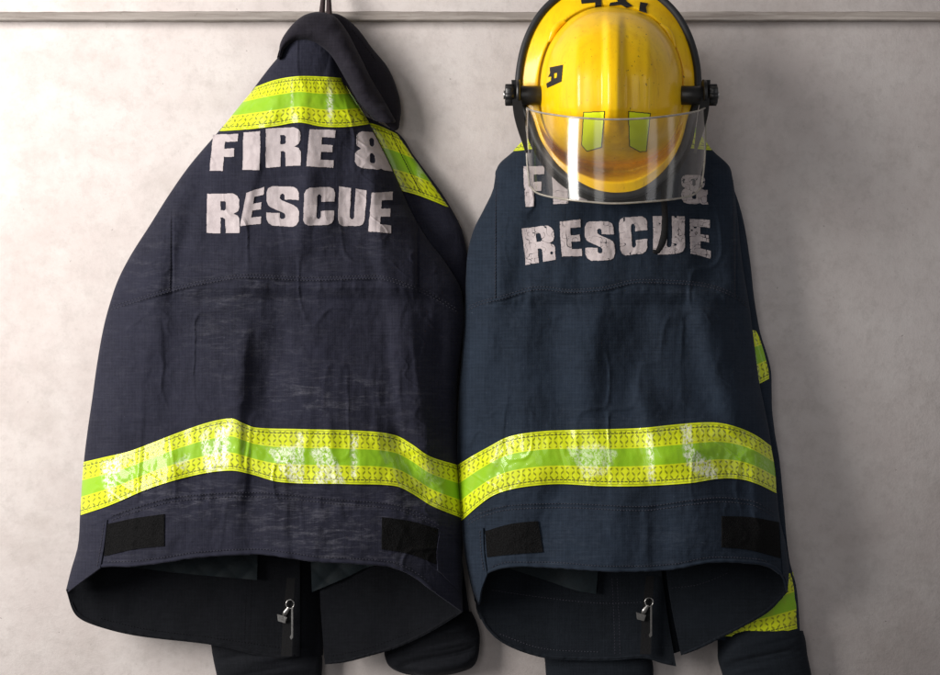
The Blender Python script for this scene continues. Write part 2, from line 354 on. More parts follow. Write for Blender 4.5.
# ------------------------------------------------------------------ wall (the setting) and its rail
def wall_build():
    # cast wall, slab of real thickness
    X0, X1, Z0, Z1 = -2.6, 2.6, 0.0, 3.2
    V = [(X0, 0, Z0), (X1, 0, Z0), (X1, 0, Z1), (X0, 0, Z1), (X0, .2, Z0), (X1, .2, Z0), (X1, .2, Z1), (X0, .2, Z1)]
    F = [(0, 1, 2, 3), (5, 4, 7, 6), (4, 0, 3, 7), (1, 5, 6, 2), (3, 2, 6, 7), (4, 5, 1, 0)]
    o = mesh('wall', V, np.array(F), m_wall, smooth=False); o['kind'] = 'structure'
    # rail with uneven edges, rounded arris
    n = 900; x = np.linspace(-2.6, 2.6, n)
    zt = Wd(A(470), A(12.2), 0.0)[0, 2]; zb = Wd(A(470), A(22.2), 0.0)[0, 2]
    e1 = .0020*fbm(x*9, x*0, 3, 4)+.0016*fbm(x*70, x*0, 5, 2); e2 = .0012*fbm(x*9, x*0, 13, 4)+.0010*fbm(x*70, x*0, 15, 2)
    prof = [(0.0005, zt+.0008, 1, 0), (-.0045, zt, 1, 0), (-.0070, zt-.002, 1, 0), (-.0075, zt-.006, .5, .5), (-.0150, zb+.006, 0, .8), (-.0185, zb+.002, 0, 1), (-.0170, zb, 0, 1), (0.0005, zb-.0002, 0, 1)]
    rows = [np.stack([x, np.full(n, yy)+.0010*fbm(x*40, x*0+k, 21, 2), zz+a*e1+b_*e2], -1) for k, (yy, zz, a, b_) in enumerate(prof)]
    o = mesh('wall_rail', np.array(rows), gridfaces(len(prof), n), m_rail)
    o['label'] = 'thin weathered strip running along the top of the concrete wall'; o['category'] = 'wall rail'
wall_build()

# ------------------------------------------------------------------ generic cloth parts
def seg_fold(px, py, x0, y0, x1, y1, amp, wd, asym=0):
    dx, dy = x1-x0, y1-y0; ln = math.hypot(dx, dy); t = ((px-x0)*dx+(py-y0)*dy)/ln/ln
    bend = .03*ln*np.sin(t*3.1)
    q = ((px-x0)*dy-(py-y0)*dx)/ln+bend
    w_ = wd*(1+.5*np.clip(t, 0, 1)); f = np.exp(-(q/w_)**2)
    if asym: f = np.where(q*asym > 0, np.exp(-(np.abs(q)/(w_*.62))**2.4), f)
    tap = np.clip((t+.15)/.35, 0, 1)*np.clip((1.15-t)/.35, 0, 1); tap = tap*tap*(3-2*tap)
    return .95*amp*f*tap
def make_depth(L, R, edge, amp, folds, seams, seed):
    Lf, Rf, ef, af = pch(L), pch(R), pch(edge), pch(amp); sf = [(pch(s[0]), s[1]) for s in seams]
    def depth(px, py):
        l, r = Lf(py), Rf(py); t = np.clip((px-l)/(r-l), 0, 1); q = 1-np.abs(2*t-1)**2.3
        soft = np.clip(q*3.0, 0, 1)
        d = ef(py)+af(py)*np.sqrt(np.clip(q, 0, 1))
        f = 0
        for s in folds: f = f+seg_fold(px, py, *s)
        wx = px+14*fbm(px/70, py/70, seed+5); wy = py+14*fbm(px/70, py/70, seed+9)
        f = f+.012*fbm(wx/55, wy/150, seed, 3)+.0042*fbm(wx/17, wy/34, seed+2, 3)+.0016*fbm(wx/6, wy/9, seed+3, 2)
        # sharp small creases
        rg = 1-np.abs(2*vn(wx/26, wy/48, seed+31)-1); f = f+.0034*np.clip(rg-.8, 0, 1)*5*vn(px/60, py/60, seed+4)**1.5
        vx = (px-.30*(py-300)*(t-.5)+10*fbm(px/30, py/60, seed+40)); rg2 = 1-np.abs(2*vn(vx/21, py/130, seed+33)-1)
        f = f+.0042*(lambda q: q*q*(3-2*q))(np.clip(rg2-.35, 0, 1)/.65)*np.clip(vn(px/50, py/90, seed+35)-.35, 0, 1)*1.5
        dg = 1-np.abs(2*vn((px+py*.7)/38, (px*.7-py)/17, seed+37)-1)
        f = f+.0028*np.clip(dg-.8, 0, 1)*5*np.clip(np.abs(t-.5)*2.4-.5, 0, 1)
        for g, a in sf:
            dy = py-g(px); pk = 1+.9*(vn(px/3.2, py*0, seed+8)-.5)
            f = f+a*.0011*pk*np.exp(-((dy+2.5)/2.2)**2)-a*.0012*np.exp(-(dy/1.0)**2)-a*.0007*np.exp(-((dy+5.6)/.9)**2)+a*.0020*pk*np.exp(-((dy-4)/4.5)**2)*(vn(px/5.0, px*0, seed+77)-.4)
        return d+f*soft
    return depth, Lf, Rf
def limb(name, L, R, y0, y1, dc, rd, mat, parent, seed, n=90, k=48, cap=0, wr=.004):
    Lf, Rf, df, rf = pch(L), pch(R), pch(dc), pch(rd)
    py = np.linspace(y0, y1, n); a = np.linspace(0, 2*math.pi, k, endpoint=False)
    PY, AA = np.meshgrid(py, a, indexing='ij')
    sc = np.ones_like(PY)
    if cap: sc = np.sqrt(np.clip(1-np.clip((PY-(y1-cap))/cap, 0, .999)**2.6, 0.02, 1))
    mid = (Lf(PY)+Rf(PY))/2; hw = (Rf(PY)-Lf(PY))/2*(.35+.65*sc)
    wr_ = wr*fbm(PY/14+AA*.6, AA*1.2+np.cos(AA), seed, 3)*(1+0*PY)
    px = mid+hw*np.cos(AA)*(-1); d = df(PY)+(rf(PY)*sc+wr_*2)*np.sin(AA)
    d = np.maximum(d, .004)
    uv = np.stack([AA*.5, PY/100], -1)
    V = Wd(px, PY, d); o = mesh(name, V, gridfaces(n, k, True), mat, parent, uv)
    solid(o, .0025, 1)
    def dep(px, py):
        m_ = (Lf(py)+Rf(py))/2; h = (Rf(py)-Lf(py))/2; c = np.clip((px-m_)/h, -1, 1)
        return df(py)+rf(py)*np.sqrt(1-c*c)
    return o, dep
def blobs(lst):
    def f(px, py):
        s = 0
        for x, y, rx, ry, a in lst: s = s+a*np.exp(-((px-x)/rx)**2-((py-y)/ry)**2)
        return s
    return f
def stitches(name, path_fn, x0, x1, depth, mat, parent, step=3.1, dash=2.0, h=.55, lift=.0011):
    xs = np.arange(x0, x1, step); V, F = [], []
    for x in xs:
        for dxx in (0,):
            a = path_fn(x); b = path_fn(x+dash)
            q = np.array([[x, a-h/2], [x, a+h/2], [x+dash, b+h/2], [x+dash, b-h/2]]) if np.ndim(a) == 0 else None
            d = depth(q[:, 0], q[:, 1])+lift; n = len(V)
            V += list(Wd(q[:, 0], q[:, 1], d)); 
            dm = depth(q[:, 0], q[:, 1])+lift-.0006; V += list(Wd(q[:, 0], q[:, 1], dm))
            F += [(n, n+1, n+2, n+3), (n+4, n+7, n+6, n+5), (n, n+4, n+5, n+1), (n+2, n+6, n+7, n+3)]
    if V: return mesh(name, V, np.array(F), mat, parent, smooth=False)
def vstitches(name, pts, depth, mat, parent, step=3.1, dash=2.0, h=.55, lift=.0011):
    c = crv(pts); P = c(np.linspace(0, 1, 400)); ln = np.linalg.norm(np.diff(P, axis=0), axis=1).sum(); V, F = [], []
    for s in np.arange(0, ln-dash, step):
        a = c(s/ln); b = c((s+dash)/ln); tdir = (b-a)/np.linalg.norm(b-a); nn = np.array([-tdir[1], tdir[0]])*h/2
        q = np.array([a-nn, a+nn, b+nn, b-nn]); n = len(V)
        for lf in (lift, lift-.0006): V += list(Wd(q[:, 0], q[:, 1], depth(q[:, 0], q[:, 1])+lf))
        F += [(n, n+1, n+2, n+3), (n+4, n+7, n+6, n+5), (n, n+4, n+5, n+1), (n+2, n+6, n+7, n+3)]
    return mesh(name, V, np.array(F), mat, parent, smooth=False)
# ------------------------------------------------------------------ lettering
G = {
 'F': [[(0,0),(.5,0),(.5,.38),(.88,.38),(.88,.6),(.5,.6),(.5,.79),(1,.79),(1,1),(0,1)]],
 'I': [[(0,0),(1,0),(1,1),(0,1)]],
 'R': [[(0,0),(.42,0),(.42,.40),(.5,.40),(.56,.36),(.57,.0),(.98,0),(1,.36),(.95,.45),(.82,.5),(.95,.56),(1,.66),(1,.85),(.94,.94),(.82,1),(0,1)], [(.42,.58),(.54,.58),(.58,.62),(.58,.77),(.54,.81),(.42,.81)]],
 'E': [[(0,0),(1,0),(1,.2),(.5,.2),(.5,.41),(.93,.41),(.93,.6),(.5,.6),(.5,.8),(1,.8),(1,1),(0,1)]],
 'S': [[(0,.33),(0,.15),(.06,.06),(.18,0),(.82,0),(.94,.05),(1,.15),(1,.40),(.95,.49),(.84,.55),(.47,.66),(.42,.70),(.42,.78),(.47,.82),(.53,.82),(.57,.78),(.57,.68),(1,.68),(1,.85),(.94,.95),(.82,1),(.18,1),(.06,.95),(0,.85),(0,.62),(.05,.52),(.16,.46),(.53,.34),(.58,.3),(.58,.22),(.53,.18),(.46,.18),(.42,.22),(.42,.33)]],
 'C': [[(0,.15),(.06,.05),(.18,0),(.82,0),(.94,.05),(1,.15),(1,.38),(.58,.38),(.58,.23),(.53,.18),(.47,.18),(.43,.23),(.43,.77),(.47,.82),(.53,.82),(.58,.77),(.58,.62),(1,.62),(1,.85),(.94,.95),(.82,1),(.18,1),(.06,.95),(0,.85)]],
 'U': [[(0,1),(0,.15),(.06,.05),(.18,0),(.82,0),(.94,.05),(1,.15),(1,1),(.6,1),(.6,.23),(.55,.18),(.48,.18),(.43,.23),(.43,1)]],
 '&': [[(.2,0),(.07,.05),(0,.15),(0,.38),(.06,.47),(.16,.53),(.05,.6),(.02,.68),(.02,.86),(.08,.95),(.2,1),(.72,1),(.84,.95),(.9,.86),(.9,.68),(.86,.6),(.76,.54),(.86,.49),(1,.49),(1,.36),(.96,.34),(.96,.14),(1,.0),(.76,0),(.7,.04),(.6,0)], [(.4,.2),(.44,.16),(.52,.16),(.56,.2),(.56,.36),(.50,.43),(.44,.43),(.4,.38)], [(.42,.66),(.46,.61),(.52,.61),(.56,.66),(.56,.79),(.52,.84),(.46,.84),(.42,.79)]],
}
def inpoly(x, y, poly):
    r = np.zeros(x.shape, bool); n = len(poly)
    for i in range(n):
        (x0, y0), (x1, y1) = poly[i], poly[(i+1) % n]
        if y0 == y1: continue
        c = ((y0 > y) != (y1 > y)) & (x < (x1-x0)*(y-y0)/(y1-y0)+x0); r ^= c
    return r
def cells(name, mask_fn, x0, y0, x1, y1, depth, mat, parent, step=.3, lift=.0011):
    nx, ny = int((x1-x0)/step), int((y1-y0)/step)
    gx = x0+np.arange(nx+1)*step; gy = y0+np.arange(ny+1)*step; X, Y = np.meshgrid(gx, gy)
    mk = mask_fn((X[:-1, :-1]+X[1:, 1:])/2, (Y[:-1, :-1]+Y[1:, 1:])/2)
    V = Wd(X, Y, depth(X, Y)+lift).reshape(-1, 3); F = gridfaces(ny+1, nx+1)[mk.ravel()]
    used = np.unique(F); re = np.zeros(len(V), int); re[used] = np.arange(len(used))
    o = mesh(name, V[used], re[F], mat, parent)
    return solid(o, .0006, -1)
def letter_inv(quad, X, Y):
    """inverse bilinear: photo px -> unit cell of the glyph (y up)"""
    TL, TR, BR, BL = [np.array(q, float) for q in quad]
    u = np.full(X.shape, .5); v = np.full(X.shape, .5)
    for _ in range(12):
        P = [(1-u)*(1-v)*BL[k]+u*(1-v)*BR[k]+u*v*TR[k]+(1-u)*v*TL[k] for k in (0, 1)]
        du = [(1-v)*(BR[k]-BL[k])+v*(TR[k]-TL[k]) for k in (0, 1)]; dv = [(1-u)*(TL[k]-BL[k])+u*(TR[k]-BR[k]) for k in (0, 1)]
        ex, ey = X-P[0], Y-P[1]; det = du[0]*dv[1]-du[1]*dv[0]
        u = u+(ex*dv[1]-ey*dv[0])/det; v = v+(du[0]*ey-du[1]*ex)/det
    return u, v
def word(name, letters, depth, mat, parent, crack=0, clip=None, seed=0):
    allq = np.array([q for _, q in letters]).reshape(-1, 2)
    x0, y0 = allq.min(0)-2; x1, y1 = allq.max(0)+2
    def mask(X, Y):
        m = np.zeros(X.shape, bool)
        Xw = X+.9*fbm(X/5, Y/5, seed, 2)+1.2*fbm(X/18, Y/18, seed+50, 1); Yw = Y+.9*fbm(X/5, Y/5, seed+1, 2)+1.6*fbm(X/18, Y/18, seed+51, 1)
        for ch, q in letters:
            u, v = letter_inv(q, Xw, Yw); ok = (u > -.05) & (u < 1.05) & (v > -.05) & (v < 1.05)
            g = np.zeros(X.shape, bool)
            for pl in G[ch]: g ^= inpoly(u, v, pl)
            m |= g & ok
        # wear: fine lost specks
        m &= ~(vn(X/1.1, Y/1.1, seed+3)*.6+vn(X/7, Y/7, seed+4)*.5 > (.99 if crack else 1.06))
        if crack:
            wx = X+3*fbm(X/9, Y/9, seed+6, 2); wy = Y+3*fbm(X/9, Y/9, seed+7, 2)
            c1 = np.abs(vn(wx/9, wy/5, seed+8)-.5) < .013*crack*(.0+1.6*vn(X/22, Y/22, seed+9))
            c2 = np.abs(vn(wx/6, wy/11, seed+10)-.5) < .010*crack*(-.2+1.7*vn(X/15, Y/15, seed+11))
            right = np.clip((X-640)/60, 0, 1); c3 = np.abs(vn(wx/4, wy/3.2, seed+12)-.5) < .04*right
            m &= ~(c1 | c2 | c3)
        if clip is not None: m &= clip(X, Y)
        return m
    return cells(name, mask, x0, y0, x1, y1, depth, mat, parent)
def zq(ox, oy, sc, *p): return [(ox+x*sc, oy+y*sc) for x, y in p]

# ================================================================== LEFT JACKET
def zipper(parent, x, y, dp):
    """open zip end: slider body, puller ring, long pull tab and the row of teeth"""
    tube('zip_slider', [(x-3, y+6, dp), (x-1, y+1, dp+.003), (x+3, y-5, dp+.004)], [.0034, .0046, .0028], m_metal, parent, 20, 10, flat=.7)
    def plate(name, q, d0, d1, mat):
        q = np.array(q, float); n = len(q); V = np.r_[Wd(q[:, 0], q[:, 1], np.full(n, d0)), Wd(q[:, 0], q[:, 1], np.full(n, d1))]
        F = [tuple(range(n)), tuple(range(2*n-1, n-1, -1))]+[(i, n+i, n+(i+1) % n, (i+1) % n) for i in range(n)]
        return mesh(name, V, np.array(F, dtype=object), mat, parent, smooth=False)
    plate('zip_stop', [(x-9, y+2), (x-8, y+9), (x-1, y+11), (x+1, y+5)], dp+.005, dp, m_metal)
    for k in range(3): plate('zip_tooth', [(x-8+k*3, y+3+k*.6), (x-8+k*3, y+8+k*.6), (x-6.4+k*3, y+8.4+k*.6), (x-6.4+k*3, y+3.4+k*.6)], dp+.0065, dp+.004, m_metal)
    a = np.linspace(0, 2*math.pi, 24)
    tube('zip_ring', [(x+4+4*math.cos(q), y-8+4.4*math.sin(q), dp+.004) for q in a], .0011, m_metal, parent, 50, 8)
    plate('zip_pull', [(x+5.2, y-5), (x+5.2, y+22), (x+3.8, y+25), (x+5.0, y+27.5), (x+7.0, y+25.5), (x+6.9, y-5)], dp+.006, dp+.0045, m_metal)
    plate('zip_tape', [(x+1, y-34), (x-3, y+2), (x-5, y+44), (x+6, y+44), (x+7, y+2), (x+9, y-34)], dp-.0005, dp-.003, m_strap)
def inner_panel(name, top, bot, left, right, dfun, mat, parent, ns=110, nt=70):
    return patch(name, top, bot, left, right, dfun, mat, parent, ns, nt, .0028, 1, edge=.2)

def rolled_hem(name, pts, depth, mat, parent, r=.0030, n=260):
    P = crv(pts)(np.linspace(0, 1, n)); x, y = P[:, 0], P[:, 1]-1.2
    d = depth(x, y); V3 = [(a, b, c) for a, b, c in zip(x, y, d)]
    rr = r*(1+.35*(vn(np.arange(n)/5., np.zeros(n), 3)-.5)); rr[:4] *= .5; rr[-4:] *= .5
    return tube(name, V3, rr, mat, parent, n, 10)
def glare_patches(polys, soft=()):  # mask of the glare painted into the tape colour
    sb = blobs(soft) if soft else None
    def f(px, py):
        s = 0*px
        for k in range(9):   # feathered, ragged outline
            ox, oy = 2.2*math.cos(k*2.4)*(k/8), 2.2*math.sin(k*2.4)*(k/8); wx = px+ox+5*fbm(px/5, py/5, 91, 2); wy = py+oy+5*fbm(px/5, py/5, 92, 2)
            s = s+np.max([a*inpoly(wx, wy, pl) for a, pl in polys], axis=0)/9
        return s+(sb(px, py) if sb else 0)
    return f
def left_jacket():
    t = thing('turnout_jacket', 'charcoal FIRE & RESCUE coat with scuffed back, hung by its collar, no helmet on it', 'coat', tuple(Wd(A(270.), A(660.), 0.06)[0]), 'fire coats hanging on the wall')
    L = [(44, 283), (58, 278), (67, 270), (80, 260), (87, 255), (131, 219), (165, 190), (225, 150), (280, 118), (330, 103), (400, 92), (460, 84), (515, 80), (545, 78), (570, 71), (590, 66), (620, 66)]
    R = [(44, 335), (64, 339), (78, 342), (125, 370), (168, 392), (200, 406), (215, 413), (240, 428), (262, 445), (290, 461), (320, 465), (345, 462), (390, 457), (440, 457), (480, 461), (520, 463), (580, 462), (612, 463)]
    edge = [(44, .045), (100, .05), (200, .055), (300, .06), (450, .075), (600, .085)]
    amp = [(44, .035), (80, .045), (130, .060), (220, .080), (350, .095), (480, .115), (600, .125)]
    yoke = [(60, 330), (105, 314), (140, 303), (167, 295), (210, 285), (248, 280), (310, 283), (373, 281), (417, 293), (462, 317)]
    hemseam = [(80, 532), (130, 512), (180, 499), (250, 495), (334, 502), (398, 508), (430, 522), (462, 545)]
    folds = [ # x0,y0,x1,y1,amp,width,asym
        (258, 240, 222, 430, .015, 26, 0), (246, 330, 236, 500, .010, 12, 1), (300, 300, 300, 440, .008, 24), (300, 60, 318, 240, .008, 12), (372, 170, 395, 300, .009, 12, -1),
        (330, 255, 345, 470, .009, 22, 0), (170, 220, 150, 420, .012, 20, 1), (120, 330, 112, 500, .010, 14, -1), (400, 300, 432, 470, .014, 18, -1),
        (440, 330, 440, 440, -.010, 9), (290, 90, 245, 150, .006, 10), (205, 175, 170, 300, -.008, 9), (283, 320, 268, 420, -.009, 14),
        (310, 170, 300, 260, .007, 8), (350, 130, 352, 250, -.005, 10), (262, 150, 240, 240, .006, 9, 1), (395, 430, 432, 500, -.012, 10),
        (250, 480, 260, 560, -.008, 12), (330, 480, 320, 565, .006, 20), (160, 440, 165, 560, .010, 22), (240, 60, 225, 130, .004, 7)]
    dep0, Lf, Rf = make_depth(L, R, edge, amp, folds, [(yoke, 1), (hemseam, .8)], 101)
    def dep(px, py):   # armhole tucks: a shallow step beside each vertical seam
        s = .007*(1/(1+np.exp((px-416)/1.2)))*np.clip((py-205)/12, 0, 1)*np.clip((300-py)/12, 0, 1)
        s = s+.003*(1/(1+np.exp(-(px-171)/1.2)))*np.clip((py-205)/12, 0, 1)*np.clip((298-py)/10, 0, 1)
        s = s-(.0025*np.exp(-((px-172)/1.1)**2)+.006*np.exp(-((px-417.5)/1.5)**2))*np.clip((py-205)/12, 0, 1)*np.clip((298-py)/10, 0, 1)
        return dep0(px, py)+s
    # back panel
    left = [(Lf(y).item(), y) for y in (44, 58, 67, 80, 100, 131, 165, 195, 225, 255, 280, 305, 330, 365, 400, 430, 460, 490, 515, 545, 570, 590)]
    right = [(Rf(y).item(), y) for y in (44, 64, 78, 100, 125, 147, 168, 185, 200, 215, 240, 262, 290, 320, 345, 370, 390, 440, 480, 520, 560, 590, 612)]
    hem = [(66, 590), (82, 580), (100, 567.5), (134, 566), (165, 562), (198, 557), (257, 554), (285, 557), (313, 561), (364, 564), (392, 567), (415, 577), (436, 593), (463, 612)]
    wear_and_light = blobs([(330, 530, 70, 28, 1.0), (250, 500, 90, 14, .7), (330, 395, 70, 22, .9), (390, 440, 30, 18, .5), (150, 270, 40, 30, .3), (410, 500, 30, 22, 1.1), (250, 290, 60, 12, .6), (180, 500, 60, 20, .5), (340, 245, 60, 22, .4), (250, 330, 60, 40, .35), (120, 600, 40, 30, .3), (300, 560, 140, 7, .5)])
    patch('back_panel', [(283, 44), (300, 40), (318, 41), (335, 44)], hem, left, right, dep, m_cloth_l, t, 420, 560, .0030, -1, edge=.75, attr={'wear_and_light': wear_and_light})
    rolled_hem('rolled_hem', hem[1:-1], lambda x, y: dep(x, y)-.001, m_cloth_l, t)
    # sides wrap to the wall side and become the two front panels (seen from inside below the hem)
    def fdep(px, py):
        l, r = Lf(np.minimum(py, 600)), Rf(np.minimum(py, 600)); u = np.clip((px-l)/(r-l), 0, 1); q = np.clip(1-np.abs(2*u-1)**2.6, 0, 1)
        e = pch(edge)(py)
        return e-.030*np.sqrt(q)+.008*fbm(px/40, py/70, 7, 3)*np.clip(q*3, 0, 1)
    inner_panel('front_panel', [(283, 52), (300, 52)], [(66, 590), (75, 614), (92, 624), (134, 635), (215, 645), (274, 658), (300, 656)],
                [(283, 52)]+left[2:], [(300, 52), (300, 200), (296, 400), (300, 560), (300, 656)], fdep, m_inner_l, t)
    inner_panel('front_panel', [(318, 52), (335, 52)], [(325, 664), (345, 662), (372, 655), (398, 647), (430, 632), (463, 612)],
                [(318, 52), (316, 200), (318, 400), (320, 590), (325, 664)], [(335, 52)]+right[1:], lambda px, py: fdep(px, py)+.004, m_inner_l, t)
    # inner storm flap and zip between the panels
    patch('storm_flap', [(296, 470), (330, 470)], [(288, 654), (300, 652), (312, 655)], [(296, 470), (300, 560), (296, 620), (288, 654)], [(330, 470), (326, 560), (318, 620), (312, 655)],
          lambda px, py: .032+.003*np.sin(px/4)+0*py, m_inner_l, t, 20, 40, .002)
    rolled_hem('rolled_hem', [(70, 600), (78, 614), (94, 623), (134, 634), (215, 644), (274, 657), (298, 656)], lambda x, y: fdep(x, y)+.0012, m_inner_l, t)
    rolled_hem('rolled_hem', [(326, 664), (345, 661.5), (372, 654.5), (398, 646.5), (430, 631), (458, 614)], lambda x, y: fdep(x, y)+.005, m_inner_l, t)
    vstitches('stitching', [(100, 618), (140, 628), (215, 638), (290, 649)], lambda x, y: fdep(x, y)+.0022, m_thread_d, t)
    vstitches('stitching', [(332, 656), (372, 647), (425, 626)], lambda x, y: fdep(x, y)+.006, m_thread_d, t)
    vstitches('stitching', [(248, 560), (246, 600), (244, 645)], lambda x, y: fdep(x, y)+.002, m_thread_d, t)
    vstitches('stitching', [(253, 560), (251, 600), (249, 647)], lambda x, y: fdep(x, y)+.002, m_thread_d, t)
    zipper(t, 286, 612, .078)
    # quilted lining showing below the hem
    def qd(px, py): return .066+.0025*(np.abs(np.sin((px+py)/9))+np.abs(np.sin((px-py)/9)))
    patch('lining', [(130, 540), (258, 540)], [(130, 567), (180, 573), (257, 580)], [(130, 540), (130, 567)], [(258, 540), (257, 580)], qd, m_lining, t, 90, 30, .003)
    patch('lining', [(310, 545), (400, 545)], [(312, 592), (345, 578), (372, 566), (400, 566)], [(310, 545), (312, 592)], [(400, 545), (400, 566)], qd, m_lining, t, 60, 30, .003)
    # hem side flap, tape patches
    patch('side_flap', [(107, 520), (96, 524), (88, 535)][::-1], [(67.5, 592), (82, 581), (100, 568)], [(88, 535), (80, 552), (67.5, 592)], [(107, 520), (104, 545), (100, 568)], lambda x, y: dep(x, y)+.0035, m_cloth_l, t, 40, 40, .003)
    vstitches('stitching', [(103.5, 524), (100.5, 546), (97, 566)], lambda x, y: dep(x, y)+.0038, m_thread, t)
    patch('hook_tape', [(107, 524), (135, 518), (164, 514)], [(104, 556), (135, 549), (164, 546)], [(107, 524), (104, 556)], [(164, 514), (164, 546)], lambda x, y: dep(x, y)+.0022, m_velcro, t, 50, 30, .002)
    patch('hook_tape', [(382, 517), (410, 521), (438, 529)], [(382, 549), (410, 554), (436, 564)], [(382, 517), (382, 549)], [(438, 529), (436, 564)], lambda x, y: dep(x, y)+.0022, m_velcro, t, 50, 30, .002)
    patch('side_flap', [(440, 532), (452, 538), (462, 548)], [(438, 570), (450, 582), (462, 594)], [(440, 532), (437, 552), (438, 570)], [(462, 548), (462.5, 570), (462, 594)], lambda x, y: dep(x, y)+.0035, m_cloth_l, t, 30, 30, .003)
    # seams
    y_f, h_f = pch(yoke), pch(hemseam)
    stitches('stitching', lambda x: y_f(x).item()-2.5, 108, 458, dep, m_thread, t)
    stitches('stitching', lambda x: y_f(x).item()-5.4, 110, 457, dep, m_thread, t)
    stitches('stitching', lambda x: h_f(x).item()-2.5, 112, 440, dep, m_thread, t)
    stitches('stitching', lambda x: h_f(x).item()+1.5, 112, 440, dep, m_thread, t)
    h2 = pch(hem); stitches('stitching', lambda x: h2(x).item()-5, 108, 430, dep, m_thread, t)
    vstitches('stitching', [(171, 218), (170.5, 255), (169, 292)], dep, m_thread, t)
    # reflective tape across the back
    glare = glare_patches([(1, [(102, 463), (123, 455), (116, 480), (110, 502), (105, 488)]), (.95, [(199, 436), (208, 430), (211, 452), (216, 432), (230, 422), (229, 462), (222, 470), (207, 472), (203, 455)]), (.6, [(172, 464), (190, 452), (186, 470)]), (1, [(268, 449), (297, 446), (297, 481), (289, 481), (278, 466)]), (1, [(298, 433), (303, 433), (303, 484), (298, 484)]), (.95, [(310, 450), (328, 446), (338, 464), (346, 484), (314, 484), (318, 466)]), (1, [(351, 434), (357, 434), (356, 478), (352, 476)])], [(430, 472, 10, 14, .25), (225, 428, 20, 5, .4)])
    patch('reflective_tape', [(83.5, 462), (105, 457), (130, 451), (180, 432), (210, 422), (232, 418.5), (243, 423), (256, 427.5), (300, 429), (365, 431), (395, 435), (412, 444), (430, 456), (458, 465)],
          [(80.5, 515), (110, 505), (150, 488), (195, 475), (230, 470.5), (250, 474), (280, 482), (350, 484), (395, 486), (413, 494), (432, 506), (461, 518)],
          [(83.5, 462), (81.5, 490), (80.5, 515)], [(457.2, 465), (459, 490), (462, 518)], lambda x, y: dep(x, y)+.0026, m_tape_l, t, 400, 50, .0018, uvs=385, edge=.3, attr={'wear_and_light': glare})
    g2 = blobs([(330, 104, 2.5, 14, 1.6), (292, 100, 1.2, 18, .6)])  # painted glare streaks on the upper tape
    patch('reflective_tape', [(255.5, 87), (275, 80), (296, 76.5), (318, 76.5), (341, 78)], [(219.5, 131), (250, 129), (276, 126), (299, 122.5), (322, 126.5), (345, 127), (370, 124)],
          [(255.5, 87), (238, 108), (219.5, 131)], [(341, 78), (355, 100), (370, 124)], lambda x, y: dep(x, y)+.0026, m_tape_l, t, 140, 50, .0018, uvs=140, attr={'wear_and_light': g2})
    # lettering
    z = lambda *p: zq(200, 110, .2128, *p)
    clipf = lambda X, Y: (X < Rf(Y)-.8)
    word('printed_word', [('F', z((62,118),(178,112),(168,285),(45,287))), ('I', z((203,106),(283,100),(280,282),(199,282))), ('R', z((310,88),(470,78),(475,262),(310,270))), ('E', z((515,92),(637,95),(625,270),(498,265))), ('&', z((733,98),(880,110),(906,288),(727,270)))], dep, m_ink_l, t, 0, clipf, 5)
    word('printed_word', [('R', z((33,393),(183,393),(187,578),(32,578))), ('E', z((218,390),(303,362),(285,535),(188,545))), ('S', z((313,358),(465,362),(462,550),(313,540))), ('C', z((490,365),(636,360),(628,540),(483,545))), ('U', z((655,358),(782,378),(772,545),(648,545))), ('E', z((806,388),(905,385),(897,580),(790,572)))], dep, m_ink_l, t, 0, None, 15)
    # collar: lobe behind, roll in front
    lob = lambda px, py, s, t_: .030+.030*np.sqrt(np.clip(1-s**3, 0, 1))*(.4+.6*np.sin(np.pi*np.clip(t_, .03, .97))**.5)+.006*fbm(px/22, py/30, 41, 3)
    patch('collar', [(300, 24), (312, 15), (325, 12.5)], [(392, 130), (397, 130), (399, 128)], [(300, 24), (312, 50), (340, 80), (366, 105), (392, 130)], [(325, 12.5), (340, 15), (356, 27), (372, 48), (388, 68), (398, 92), (401, 110), (399, 128)], lob, m_collar, t, 90, 140, .004, -1, edge=.6)
    vstitches('stitching', [(352, 30), (367, 49), (382, 71), (391, 92), (394, 112)], lambda x, y: .030+.016+.004*np.sin(y/20)+0*x, m_thread_d, t)
    roll = lambda px, py, s, t_: .062-.010*s+.0035*np.sin((px*.5-py)/5.5+3*fbm(px/20, py/20, 3))*np.clip(s-.3, 0, 1)+.034*np.sqrt(np.clip(1-(2*np.clip(t_, 0, 1)-1)**2, 0, 1))*(.55+.45*np.sin(np.pi*np.clip(s, .05, .95)))+.03*s*(1-s)+.007*fbm(px/18, py/14, 43, 3)
    patch('collar_fold', [(279, 54), (280, 44), (285, 34), (295, 22), (306, 14.5), (320, 12), (334, 16), (346, 30), (358, 52), (372, 80), (384, 100), (396, 122)],
          [(279.5, 60), (284, 50), (295, 42), (307, 41.5), (319, 46), (331, 56), (340, 70), (349, 86), (359, 103), (375, 121)],
          [(279, 54), (279.2, 57), (279.5, 60)], [(396, 122), (386, 123), (375, 121)], roll, m_collar, t, 150, 60, .004, -1, edge=.2)
    # hanging loop
    for xs in ((321.5, 323, 324.5), (329.2, 328.8, 328.0)):
        tube('hanging_loop', [(xs[0], 18, .070), (xs[1], 0, .050), (xs[2], -22, .035), (326.5, -40, .03)], [.0055, .0040, .0034, .0030], m_loop, t, 40, 8)
